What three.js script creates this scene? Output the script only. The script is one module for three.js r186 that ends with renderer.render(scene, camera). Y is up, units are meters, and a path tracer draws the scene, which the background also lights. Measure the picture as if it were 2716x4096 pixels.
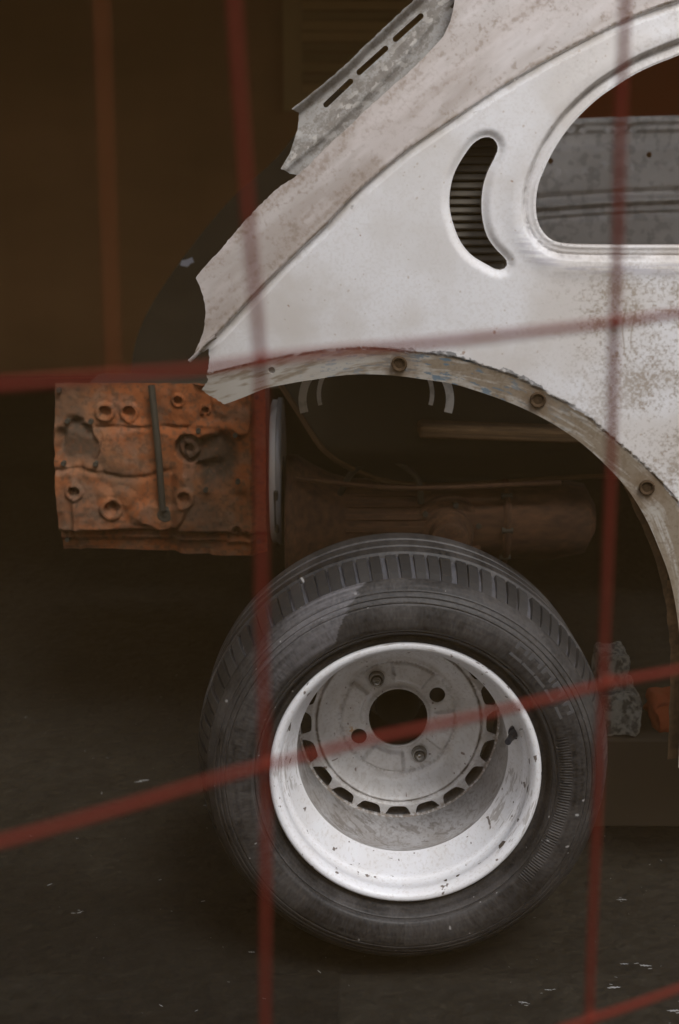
import * as THREE from 'three';
import { RoundedBoxGeometry } from 'three/addons/geometries/RoundedBoxGeometry.js';
import { mergeGeometries } from 'three/addons/utils/BufferGeometryUtils.js';

// ---------------------------------------------------------------- camera, sky, sun, exposure
const scene = new THREE.Scene();
const camera = new THREE.PerspectiveCamera(39.6, 679 / 1024, 0.05, 400);
camera.position.set(0, 1.18, 1.828);
camera.rotation.x = -15.5 * Math.PI / 180;
camera.focus = 2.1;
camera.userData.fStop = 4.2;
scene.add(camera);

const skyTop = [0.80, 0.90, 1.16], skyLow = [0.98, 0.98, 0.99], SKY = 1.0;
const sky = (() => {
  const w = 64, h = 32, d = new Float32Array(w * h * 4);
  for (let j = 0; j < h; j++) for (let i = 0; i < w; i++) {
    const t = Math.max(0, (j + 0.5) / h * 2 - 1), k = (j * w + i) * 4;
    for (let c = 0; c < 3; c++) d[k + c] = SKY * (0.62 + 0.38 * t) * (skyLow[c] * (1 - t) + skyTop[c] * t);
    d[k + 3] = 1;
  }
  const t = new THREE.DataTexture(d, w, h, THREE.RGBAFormat, THREE.FloatType);
  t.mapping = THREE.EquirectangularReflectionMapping; t.magFilter = t.minFilter = THREE.LinearFilter; t.needsUpdate = true;
  return t;
})();
scene.background = sky; scene.environment = sky;
scene.fog = new THREE.FogExp2(0xb8925c, 0.012); // thin warm haze added to lift the dark areas

const sun = new THREE.DirectionalLight(0xfffcf8, 1.4);
sun.position.set(2.6, 8.2, 4.7); sun.target.position.set(0, 0.5, -0.2);
sun.castShadow = true; sun.shadow.radius = 40; sun.shadow.mapSize.set(2048, 2048);
Object.assign(sun.shadow.camera, { left: -4, right: 4, top: 4, bottom: -4, near: 0.5, far: 16 });
scene.add(sun, sun.target);

const renderer = new THREE.WebGLRenderer({ antialias: true });
renderer.toneMapping = THREE.LinearToneMapping;
renderer.toneMappingExposure = 1.9;
renderer.shadowMap.enabled = true;

// ---------------------------------------------------------------- helpers
let seed = 7;
const rnd = () => { seed = (seed * 1664525 + 1013904223) >>> 0; return seed / 4294967296; };
const clamp = (v, a = 0, b = 1) => Math.max(a, Math.min(b, v));
const ss = (a, b, v) => { const t = clamp((v - a) / (b - a)); return t * t * (3 - 2 * t); };
const mix = (a, b, t) => a + (b - a) * t;
function hash(i, j) { let h = (i * 374761393 + j * 668265263) | 0; h = Math.imul(h ^ (h >>> 13), 1274126177); return ((h ^ (h >>> 16)) >>> 0) / 4294967296; }
function noise(x, y) {
  const i = Math.floor(x), j = Math.floor(y); let u = x - i, v = y - j; u = u * u * (3 - 2 * u); v = v * v * (3 - 2 * v);
  const a = hash(i, j), b = hash(i + 1, j), c = hash(i, j + 1), d = hash(i + 1, j + 1);
  return a + (b - a) * u + (c - a) * v + (a - b - c + d) * u * v;
}
function fbm(x, y, o = 4) { let s = 0, a = 0.5, t = 0; for (let k = 0; k < o; k++) { s += a * noise(x, y); t += a; a *= 0.5; const q = x * 1.62 - y * 1.22 + 17.1; y = x * 1.22 + y * 1.62 + 5.7; x = q; } return s / t; }
function dots(x, y, f, p, size = 0.3) { // sparse irregular spots, one at most in each cell
  const q = 0.83 * x - 0.56 * y, w = 0.56 * x + 0.83 * y, i = Math.floor(q * f), j = Math.floor(w * f); if (hash(i, j) > p) return 0;
  const a = hash(i + 71, j + 3), b = hash(i + 5, j + 91), dx = q * f - i - 0.3 - 0.4 * a, dy = (w * f - j - 0.3 - 0.4 * b) * (0.6 + b); const r = size * (0.3 + 0.7 * a); return ss(r, r * 0.6, Math.hypot(dx, dy) + 0.12 * (noise(x * f * 6, y * f * 6) - 0.5));
}
const toS = v => { v = clamp(v); return Math.round(255 * (v <= 0.0031308 ? v * 12.92 : 1.055 * v ** (1 / 2.4) - 0.055)); };
function tex(w, h, fn, srgb = true) {
  const d = new Uint8Array(w * h * 4);
  for (let j = 0; j < h; j++) for (let i = 0; i < w; i++) {
    const c = fn((i + 0.5) / w, (j + 0.5) / h), k = (j * w + i) * 4;
    if (srgb) { d[k] = toS(c[0]); d[k + 1] = toS(c[1]); d[k + 2] = toS(c[2]); } else d[k] = d[k + 1] = d[k + 2] = Math.round(255 * clamp(c));
    d[k + 3] = 255;
  }
  const t = new THREE.DataTexture(d, w, h); if (srgb) t.colorSpace = THREE.SRGBColorSpace;
  t.magFilter = THREE.LinearFilter; t.minFilter = THREE.LinearMipmapLinearFilter; t.generateMipmaps = true;
  t.wrapS = t.wrapT = THREE.RepeatWrapping; t.needsUpdate = true; return t;
}
const std = (r, g, b, rough = 0.8, extra = {}) => { const m = new THREE.MeshStandardMaterial({ roughness: rough, ...extra }); m.color.setRGB(r, g, b); return m; };

const counts = {};
function numbered(n) { const k = counts[n] = (counts[n] ?? -1) + 1; return k ? `${n}_${String(k).padStart(3, '0')}` : n; }
function thing(name, label, category, pos = [0, 0, 0], group) {
  const o = new THREE.Group(); o.name = numbered(name); o.position.set(...pos); o.userData = { label, category };
  if (group) o.userData.group = group; scene.add(o); return o;
}
function part(name, geo, m, parent, pos, rot) {
  const o = new THREE.Mesh(geo, m); o.name = name; o.castShadow = o.receiveShadow = true; parent.add(o);
  if (pos) o.position.set(...pos); if (rot) o.rotation.set(...rot); return o;
}
function struct(name, geo, m, pos, rot) { const o = part(name, geo, m, scene, pos, rot); o.userData = { kind: 'structure' }; return o; }
const rbox = (w, h, d, r = 0.004) => new RoundedBoxGeometry(w, h, d, 2, Math.min(r, w / 2.1, h / 2.1, d / 2.1));
const P3 = a => a.map(p => new THREE.Vector3(...p));
const tube = (pts, r, n = 40, k = 8) => new THREE.TubeGeometry(new THREE.CatmullRomCurve3(P3(pts)), n, r, k);
// lathe about z: list of [radius, z]
function latheZ(prof, n = 160) { const g = new THREE.LatheGeometry(prof.map(p => new THREE.Vector2(p[0], p[1])), n); g.rotateX(Math.PI / 2); return g; }
function smoothProfile(prof, n) { return new THREE.CatmullRomCurve3(prof.map(p => new THREE.Vector3(p[0], p[1], 0)), false, 'centripetal').getPoints(n).map(p => [p.x, p.y]); }
function segd(P, x, y) { // signed distance to a polyline, + on its left hand
  let best = 1e9, sg = 1;
  for (let i = 0; i + 1 < P.length; i++) {
    const ax = P[i][0], ay = P[i][1], dx = P[i + 1][0] - ax, dy = P[i + 1][1] - ay;
    const t = clamp(((x - ax) * dx + (y - ay) * dy) / (dx * dx + dy * dy)), ex = x - ax - t * dx, ey = y - ay - t * dy, d = ex * ex + ey * ey;
    if (d < best) { best = d; sg = dx * ey - dy * ex > 0 ? 1 : -1; }
  }
  return Math.sqrt(best) * sg;
}
function curve(P, step = 0.006) { // smooth resample of a polyline
  const c = new THREE.CatmullRomCurve3(P.map(p => new THREE.Vector3(p[0], p[1], 0)), false, 'centripetal');
  const n = Math.max(2, Math.ceil(c.getLength() / step)); return c.getSpacedPoints(n).map(p => [p.x, p.y]);
}
function straight(P, step = 0.006) { const o = []; for (let i = 0; i + 1 < P.length; i++) { const [a, b] = [P[i], P[i + 1]], n = Math.max(1, Math.ceil(Math.hypot(b[0] - a[0], b[1] - a[1]) / step)); for (let k = 0; k < n; k++) o.push([mix(a[0], b[0], k / n), mix(a[1], b[1], k / n)]); } o.push(P[P.length - 1]); return o; }
const dedupe = P => P.filter((p, i) => { const q = P[(i + 1) % P.length]; return Math.hypot(p[0] - q[0], p[1] - q[1]) > 1e-5; });
// pressed sheet: outline with holes in x/y, lifted to z = zf(x, y), with thickness
function sheet(outline, holes, zf, { edge = 0.008, thick = 0.0016, uv = (x, y) => [x, y] } = {}) {
  outline = dedupe(outline); holes = holes.map(dedupe);
  const V = a => a.map(p => new THREE.Vector2(p[0], p[1]));
  const co = V(outline), ch = holes.map(V);
  if (THREE.ShapeUtils.isClockWise(co)) co.reverse();
  ch.forEach(h => { if (!THREE.ShapeUtils.isClockWise(h)) h.reverse(); });
  const all = [co, ...ch].flat(), faces = THREE.ShapeUtils.triangulateShape(co, ch);
  const X = [], Y = [], key = new Map(), idx = [];
  const add = (x, y) => { const k = `${x.toFixed(7)},${y.toFixed(7)}`; let i = key.get(k); if (i === undefined) { i = X.length; X.push(x); Y.push(y); key.set(k, i); } return i; };
  const ef = typeof edge === 'function' ? edge : () => edge, memo = new Map();
  const len = (a, b) => { const l = (X[a] - X[b]) ** 2 + (Y[a] - Y[b]) ** 2; const k = Math.min(a, b) * 4194304 + Math.max(a, b); let e = memo.get(k); if (e === undefined) { e = ef((X[a] + X[b]) / 2, (Y[a] + Y[b]) / 2, Math.sqrt(l)); memo.set(k, e); } return l / (e * e); };
  const stack = faces.map(f => f.map(i => add(all[i].x, all[i].y)));
  while (stack.length) {
    const [a, b, c] = stack.pop(); if (a === b || b === c || c === a) continue;
    const L2 = (p, q) => len(p, q) > 1 ? (X[p] - X[q]) ** 2 + (Y[p] - Y[q]) ** 2 : 0, ab = L2(a, b), bc = L2(b, c), ca = L2(c, a), m = Math.max(ab, bc, ca);
    if (m === 0) { if (Math.abs((X[b] - X[a]) * (Y[c] - Y[a]) - (X[c] - X[a]) * (Y[b] - Y[a])) > 1e-12) idx.push(a, b, c); continue; }
    if (ab === m) { const q = add((X[a] + X[b]) / 2, (Y[a] + Y[b]) / 2); stack.push([a, q, c], [q, b, c]); }
    else if (bc === m) { const q = add((X[b] + X[c]) / 2, (Y[b] + Y[c]) / 2); stack.push([a, b, q], [a, q, c]); }
    else { const q = add((X[c] + X[a]) / 2, (Y[c] + Y[a]) / 2); stack.push([a, b, q], [q, b, c]); }
  }
  const n = X.length, pos = [], nor = [], uvs = [], E = 0.0007, ix = [];
  const N = [];
  for (let i = 0; i < n; i++) {
    const x = X[i], y = Y[i], gx = (zf(x + E, y) - zf(x - E, y)) / (2 * E), gy = (zf(x, y + E) - zf(x, y - E)) / (2 * E), l = Math.hypot(gx, gy, 1);
    N.push([-gx / l, -gy / l, 1 / l]);
    pos.push(x, y, zf(x, y)); nor.push(...N[i]); uvs.push(...uv(x, y));
  }
  for (let i = 0; i < n; i++) { pos.push(pos[3 * i] - N[i][0] * thick, pos[3 * i + 1] - N[i][1] * thick, pos[3 * i + 2] - N[i][2] * thick); nor.push(-N[i][0], -N[i][1], -N[i][2]); uvs.push(uvs[2 * i], uvs[2 * i + 1]); }
  for (let k = 0; k < idx.length; k += 3) { ix.push(idx[k], idx[k + 1], idx[k + 2], idx[k] + n, idx[k + 2] + n, idx[k + 1] + n); }
  // rim walls along every edge used once
  const seen = new Map();
  for (let k = 0; k < idx.length; k += 3) for (const [a, b] of [[0, 1], [1, 2], [2, 0]]) { const p = idx[k + a], q = idx[k + b], kk = Math.min(p, q) * 4194304 + Math.max(p, q); seen.has(kk) ? seen.set(kk, null) : seen.set(kk, [p, q]); }
  for (const e of seen.values()) {
    if (!e) continue; const [a, b] = e, dx = X[b] - X[a], dy = Y[b] - Y[a], l = Math.hypot(dx, dy) || 1, m = pos.length / 3;
    for (const i of [a, b, b + n, a + n]) { pos.push(pos[3 * i], pos[3 * i + 1], pos[3 * i + 2]); nor.push(dy / l, -dx / l, 0); uvs.push(uvs[2 * i], uvs[2 * i + 1]); }
    ix.push(m, m + 2, m + 1, m, m + 3, m + 2);
  }
  const g = new THREE.BufferGeometry();
  g.setAttribute('position', new THREE.Float32BufferAttribute(pos, 3)); g.setAttribute('normal', new THREE.Float32BufferAttribute(nor, 3)); g.setAttribute('uv', new THREE.Float32BufferAttribute(uvs, 2)); g.setIndex(ix); return g;
}
const circle = (cx, cy, r, n = 28) => Array.from({ length: n }, (_, i) => [cx + r * Math.cos(i / n * 2 * Math.PI), cy + r * Math.sin(i / n * 2 * Math.PI)]);
const jag = (P, amp) => P.map(p => [p[0] + (rnd() - 0.5) * amp, p[1] + (rnd() - 0.5) * amp]);

// ---------------------------------------------------------------- setting: floor and the dark garage shell
const FY = -0.03;
const floorTex = tex(1024, 1024, (u, v) => {
  const x = u * 3, y = v * 3, big = fbm(x * 2, y * 2, 4), g = fbm(x * 60, y * 60, 3), sp = noise(x * 150, y * 150);
  let k = 0.015 + 0.032 * big * g + 0.006 * (noise(x * 37, y * 37) - 0.4) + (sp > 0.9 ? 0.012 : 0);
  const oil = ss(0.55, 0.7, fbm(x * 1.7 + 9, y * 1.7, 3)); k *= 1 - 0.45 * oil;
  return [k * 0.72, k * 0.62, k * 0.46];
});
const floorBump = tex(512, 512, (u, v) => fbm(u * 120, v * 120, 4), false);
floorTex.repeat.set(20, 20); floorBump.repeat.set(40, 40);
const floorMat = new THREE.MeshPhysicalMaterial({ map: floorTex, bumpMap: floorBump, bumpScale: 0.006, roughness: 0.95, specularIntensity: 0.2 });
struct('floor', new THREE.PlaneGeometry(60, 60), floorMat, [0, FY, 0], [-Math.PI / 2, 0, 0]);

const wallTex = tex(512, 512, (u, v) => { const n = fbm(u * 8, v * 8, 5), s = fbm(u * 40, v * 3, 3), k = 0.6 + 0.55 * n + 0.2 * s; return [0.50 * k, 0.265 * k, 0.115 * k]; });
const wallMat = new THREE.MeshStandardMaterial({ map: wallTex, roughness: 0.95 });
const shellMat = std(0.34, 0.285, 0.20, 0.95);
struct('back_wall', new THREE.BoxGeometry(8, 2.9, 0.15), wallMat, [0.6, FY + 1.45, -5.075]);
struct('side_wall_left', new THREE.BoxGeometry(0.15, 2.9, 7.6), shellMat, [-1.9, FY + 1.45, -1.2]);  // lengthened forward, out of view, to cut sky light from the left
struct('opposite_wall', new THREE.BoxGeometry(14, 3.2, 0.2), shellMat, [0, FY + 1.6, 4.6]);  // unseen wall added behind the camera to block low front sky light
struct('side_wall_right', new THREE.BoxGeometry(0.15, 2.9, 5.1), shellMat, [3.7, FY + 1.45, -2.45]);
struct('ceiling', new THREE.BoxGeometry(5.75, 0.15, 5.2), shellMat, [0.9, FY + 2.6, -2.4]);

// ---------------------------------------------------------------- car body shell
const S = [[-0.2257, 0.8254], [-0.1875, 0.8611], [-0.121, 0.9308], [-0.0596, 0.9913], [-0.0203, 1.0278], [0.0057, 1.0565], [0.0389, 1.0882], [0.1012, 1.1390], [0.1559, 1.1749], [0.1902, 1.198], [0.2237, 1.2197], [0.257, 1.2394], [0.2903, 1.2581], [0.3234, 1.2754], [0.3565, 1.2921], [0.3896, 1.3076], [0.4233, 1.3213], [0.4713, 1.3373], [0.65, 1.382], [1.05, 1.43]];
const EDGE = [[-0.2257, 0.8254], [-0.2081, 0.8651], [-0.2049, 0.8973], [-0.2089, 0.9151], [-0.2202, 0.9431], [-0.2005, 0.9673], [-0.1783, 0.9895], [-0.1503, 1.0216], [-0.1194, 1.0534], [-0.0942, 1.0771], [-0.0595, 1.0996], [-0.0165, 1.1406], [0.0195, 1.173], [0.0607, 1.2105], [0.1016, 1.2452], [0.1293, 1.2713], [0.1478, 1.2922], [0.1591, 1.3133], [0.1668, 1.3434], [0.172, 1.40], [0.2, 1.47], [0.27, 1.53], [0.45, 1.58], [1.05, 1.64]];
const LEFT = [[-0.2257, 0.8254], [-0.2201, 0.8251], [-0.2018, 0.837], [-0.2001, 0.821], [-0.2025, 0.8074], [-0.2063, 0.795], [-0.2037, 0.787], [-0.2146, 0.7713], [-0.2057, 0.7637], [-0.1968, 0.7596], [-0.179, 0.7501]];
const ARCH = [[-0.179, 0.7501], [-0.1575, 0.7591], [-0.1341, 0.7702], [-0.1123, 0.7804], [-0.0882, 0.7866], [-0.0635, 0.7927], [-0.0365, 0.7982], [-0.0045, 0.8052], [0.0291, 0.8094], [0.063, 0.8104], [0.0942, 0.8091], [0.1259, 0.8059], [0.1662, 0.801], [0.2015, 0.7919], [0.2444, 0.7778], [0.2772, 0.7646], [0.3153, 0.745], [0.3488, 0.7235], [0.3754, 0.7020], [0.3976, 0.6810], [0.425, 0.6513], [0.4471, 0.6200], [0.4646, 0.5887], [0.4798, 0.5556], [0.4949, 0.5191], [0.5056, 0.4823], [0.5153, 0.4355], [0.5223, 0.3865], [0.527, 0.3], [0.53, 0.2]];
const PAINT = [[-0.2013, 0.7994], [-0.1211, 0.8225], [-0.0547, 0.8379], [0.0264, 0.8501], [0.0627, 0.851], [0.0938, 0.8484], [0.1253, 0.8463], [0.161, 0.8431], [0.1892, 0.837], [0.2243, 0.8259], [0.2568, 0.8167], [0.2758, 0.8063], [0.2947, 0.7972], [0.3276, 0.7801], [0.3614, 0.7602], [0.3925, 0.7344], [0.4173, 0.714], [0.4429, 0.6929], [0.4722, 0.6644], [0.5016, 0.631], [0.525, 0.57], [0.545, 0.5], [0.56, 0.4], [0.57, 0.2]];
const WIN = [[0.55, 1.289], [0.4723, 1.2633], [0.4202, 1.242], [0.3907, 1.2246], [0.3613, 1.2042], [0.3261, 1.1691], [0.3057, 1.1397], [0.2924, 1.1131], [0.2827, 1.0863], [0.2803, 1.0565], [0.2851, 1.0325], [0.2963, 1.017], [0.3068, 1.0099], [0.3196, 1.0065], [0.342, 1.0052], [0.48, 1.0052], [0.80, 1.0057], [0.84, 1.02], [0.86, 1.06], [0.865, 1.22], [0.85, 1.29], [0.81, 1.318], [0.70, 1.316], [0.55, 1.289]];
const VENT = [[0.2003, 1.1513], [0.2106, 1.1537], [0.2203, 1.1495], [0.2252, 1.1383], [0.2206, 1.1246], [0.2118, 1.1067], [0.2054, 1.0858], [0.2034, 1.0618], [0.2056, 1.0377], [0.2133, 1.0136], [0.227, 0.9956], [0.2382, 0.9848], [0.2414, 0.9775], [0.2367, 0.9701], [0.2276, 0.9688], [0.2122, 0.9758], [0.1905, 0.9889], [0.1749, 1.0069], [0.1642, 1.0311], [0.1583, 1.0552], [0.1587, 1.0794], [0.1645, 1.1034], [0.1776, 1.1274], [0.1913, 1.1453], [0.2003, 1.1513]];
const BOLTS = [[-0.1032, 0.809], [0.0883, 0.8282], [0.2903, 0.7817], [0.454, 0.653]];

const f0 = (x, y) => { const u = Math.max(0, 0.55 - x), v = Math.max(0, y - 0.8); return -0.20 - 0.26 * u * u - 0.22 * v * v; };
const winC = curve(WIN, 0.010), ventC = curve(VENT, 0.0065), seamC = curve(S, 0.012), paintC = curve(PAINT, 0.02), archC = curve(ARCH, 0.010);
const dWin = (x, y) => x < 0.2 || y < 0.93 ? 1 : Math.abs(segd(winC, x, y));
const dVent = (x, y) => x < 0.08 || x > 0.33 || y < 0.9 || y > 1.22 ? 1 : Math.abs(segd(ventC, x, y));
const gauss = (d, w) => Math.exp(-d * d / (w * w));
function zPanel(x, y) {
  let z = f0(x, y); const s = segd(seamC, x, y);
  z -= 0.0042 * ss(-0.0125, -0.0095, s) * (1 - ss(-0.0030, -0.0002, s)); 
  const w = dWin(x, y); if (w < 0.06) { z -= 0.010 * (1 - ss(0.013, 0.023, w)) + 0.0035 * gauss(w - 0.0155, 0.003) - 0.002 * gauss(w - 0.003, 0.003); z += 0.0025 * gauss(w - 0.032, 0.012); }
  const v = dVent(x, y); if (v < 0.08) z -= 0.006 * (1 - ss(0, 0.015, v)) ** 1.5;
  z += 0.004 * (fbm(x * 5, y * 5, 2) - 0.5);
  const b = -segd(paintC, x, y); // + on the arch side
  if (y < 0.9 && b > -0.03) { z -= 0.0024 * ss(-0.0015, 0.0015, b); if (b > 0) z -= 0.16 * b; }
  return z;
}
const zDeck = (x, y) => { const s = Math.max(0, segd(seamC, x, y)); return f0(x, y) - 2.4 * s * s + 0.0035 * gauss(s - 0.003, 0.0028) + 0.0018 * (fbm(x * 9, y * 9, 2) - 0.5); };
const bodyUV = (x, y) => [(x + 0.3) / 1.4, (y - 0.2) / 1.4];

const bodyTex = tex(1600, 1600, (u, v) => {
  const x = u * 1.4 - 0.3, y = v * 1.4 + 0.2, s = segd(S, x, y), b = y < 0.9 ? -segd(PAINT, x, y) : -1;
  const n1 = fbm(x * 14, y * 14, 4), n2 = fbm(x * 110, y * 110, 3), n3 = fbm(x * 260 + 3, y * 260, 2);
  let c = [0.66, 0.65, 0.655];
  const put = (k, q) => { k = clamp(k); c = c.map((a, i) => mix(a, q[i], k)); };
  const gr = fbm(x * 330 + 11, y * 330, 3), gm = fbm(x * 150 + 31, y * 150, 4), lo = fbm(x * 6 + 2, y * 6, 4);
  if (s > 0) { // rear deck strip: matt grime streaked along the seam
    const px = x * 0.77 + y * 0.64, py = -x * 0.64 + y * 0.77;
    const st = fbm(px * 6, py * 34, 5), up = ss(0.15, 0.33, x);
    put(0.92 + 0.9 * (st - 0.5), [0.40, 0.35, 0.32]); put(0.55 * ss(0.46, 0.7, fbm(px * 3.5 + 1, py * 24 + 6, 5)), [0.30, 0.25, 0.215]);
    put(ss(0.42, 0.85, 0.5 * gr + 0.5 * gm + 0.5 * (st - 0.5) + 0.3 * (lo - 0.5) + 0.06 * up) * 0.75, [0.25, 0.195, 0.155]);
    put(ss(0.58, 0.72, gm + 0.5 * (st - 0.5)) * (0.25 + 0.3 * up), [0.21, 0.16, 0.12]);
    put(ss(0.5, 0.8, fbm(px * 14 + 5, py * 40, 4)) * 0.35, [0.66, 0.61, 0.60]);
    put(gauss(s, 0.005) * ss(0.35, 0.7, n2) * 0.7, [0.22, 0.17, 0.12]);
  } else if (b > 0.002 * (n2 * 4 - 2)) { // bare flange where the wing was bolted on
    const along = fbm(x * 34, b * 210 + x * 22, 5), right = ss(-0.02, 0.22, x);
    c = [0.40, 0.365, 0.315]; put(0.7 * (n1 - 0.3), [0.53, 0.51, 0.48]);
    put(ss(0.40, 0.66, along + 0.10 * (right - 0.7) + 0.22 * gauss(b - 0.014, 0.014) * right) * 0.8, [0.20, 0.15, 0.095]);
    put(ss(0.42, 0.75, 0.5 * gr + 0.5 * gm) * 0.7 * right, [0.17, 0.125, 0.08]);
    put(ss(0.60, 0.70, fbm(x * 70 + 8, b * 300, 4) + 0.12 * gauss(b - 0.004, 0.006)) * gauss(x - 0.17, 0.13) * 0.95, [0.10, 0.16, 0.21]);
    put(ss(0.62, 0.68, fbm(x * 120 + 3, b * 330 + 9, 3)) * gauss(x + 0.0, 0.06) * 0.6, [0.16, 0.21, 0.26]);
    for (const q of BOLTS.slice(1)) { const d = Math.hypot(x - q[0], y - q[1]); put(gauss(d, 0.020 + 0.010 * n2) * 0.9 * ss(0.2, 0.6, gm + 0.15), [0.16, 0.105, 0.06]); }
  } else { // painted side
    put(0.55 * ss(0.35, 0.75, n1), [0.54, 0.51, 0.48]); put(0.6 * ss(0.42, 0.72, fbm(x * 9 + 20, y * 11, 5)), [0.50, 0.455, 0.41]);
    put(0.45 * ss(0.4, 0.85, gr), [0.53, 0.50, 0.475]);
    const reg = clamp(1.15 * gauss(x - 0.41, 0.085) * gauss(y - 0.91, 0.07) + 0.85 * ss(0.40, 0.48, x) * ss(0.99, 0.9, y) + 0.6 * ss(0.24, 0.42, x) * ss(1.0, 0.85, y) + 0.28 * ss(1.15, 1.25, y) * ss(0.25, 0.4, x));
    const sm = fbm(x * 16 + 4, y * 16, 4);
    put(reg * ss(0.38, 0.80, 0.55 * gr + 0.45 * gm + 0.6 * (sm - 0.5)) * 0.9, [0.25, 0.20, 0.15]);
    put(reg * ss(0.35, 0.75, sm) * 0.3, [0.44, 0.40, 0.36]);
    put(dots(x, y, 60, 0.012, 0.2) * 0.8, [0.30, 0.2, 0.14]); put(dots(x + 3, y, 150, 0.03, 0.3) * 0.5, [0.35, 0.27, 0.2]);
    const run = Math.min(Math.abs(x - 0.421 - 0.0025 * Math.sin(y * 70)), Math.abs(x - 0.408 - 0.002 * Math.sin(y * 90))); if (y > 0.85 && y < 0.96) put(gauss(run, 0.0014) * 0.6 * ss(0.3, 0.6, noise(x * 30, y * 60)), [0.25, 0.2, 0.15]);
    if (b > -0.005 * ss(0.3, 0.7, fbm(x * 70, y * 70, 3)) - 0.002) put(ss(0.30, 0.6, gm) * ss(0.05, 0.12, x) * ss(0.42, 0.3, x) * 0.9, [0.15, 0.15, 0.15]);
    const w = dWin(x, y); if (w < 0.05) { put(gauss(w - 0.0165, 0.003) * ss(0.3, 0.65, fbm(x * 45, y * 45, 4)) * 0.7, [0.24, 0.22, 0.21]); put(gauss(w - 0.032, 0.010) * ss(1.04, 1.0, y) * ss(0.4, 0.75, fbm(x * 24, y * 320, 3)) * 0.6, [0.36, 0.34, 0.38]); }
    if (s > -0.013) put(0.55 * gauss(s + 0.006, 0.004) * ss(0.45, 0.75, fbm(x * 40, y * 40, 4) + 0.22 * ss(0.15, 0.4, x)), [0.36, 0.32, 0.28]);
  }
  return c;
});
const bodyMat = new THREE.MeshPhysicalMaterial({ map: bodyTex, roughness: 0.72, clearcoat: 0.06, clearcoatRoughness: 0.6 });
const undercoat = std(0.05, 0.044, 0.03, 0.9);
const rustTex = tex(512, 512, (u, v) => { const n = fbm(u * 10, v * 10, 5), g = fbm(u * 60, v * 60, 3); const k = 0.35 + 1.1 * n * g * 2; return [0.13 * k, 0.075 * k, 0.035 * k]; });
const rustMat = new THREE.MeshStandardMaterial({ map: rustTex, roughness: 0.9 });
const greyTex = tex(512, 512, (u, v) => { const n = fbm(u * 9, v * 9, 4), g = fbm(u * 70, v * 70, 3), k = 0.75 + 0.5 * n - 0.25 * ss(0.5, 0.7, g); return [0.56 * k, 0.54 * k, 0.52 * k]; });
const greyMat = new THREE.MeshStandardMaterial({ map: greyTex, roughness: 0.75 });

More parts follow.
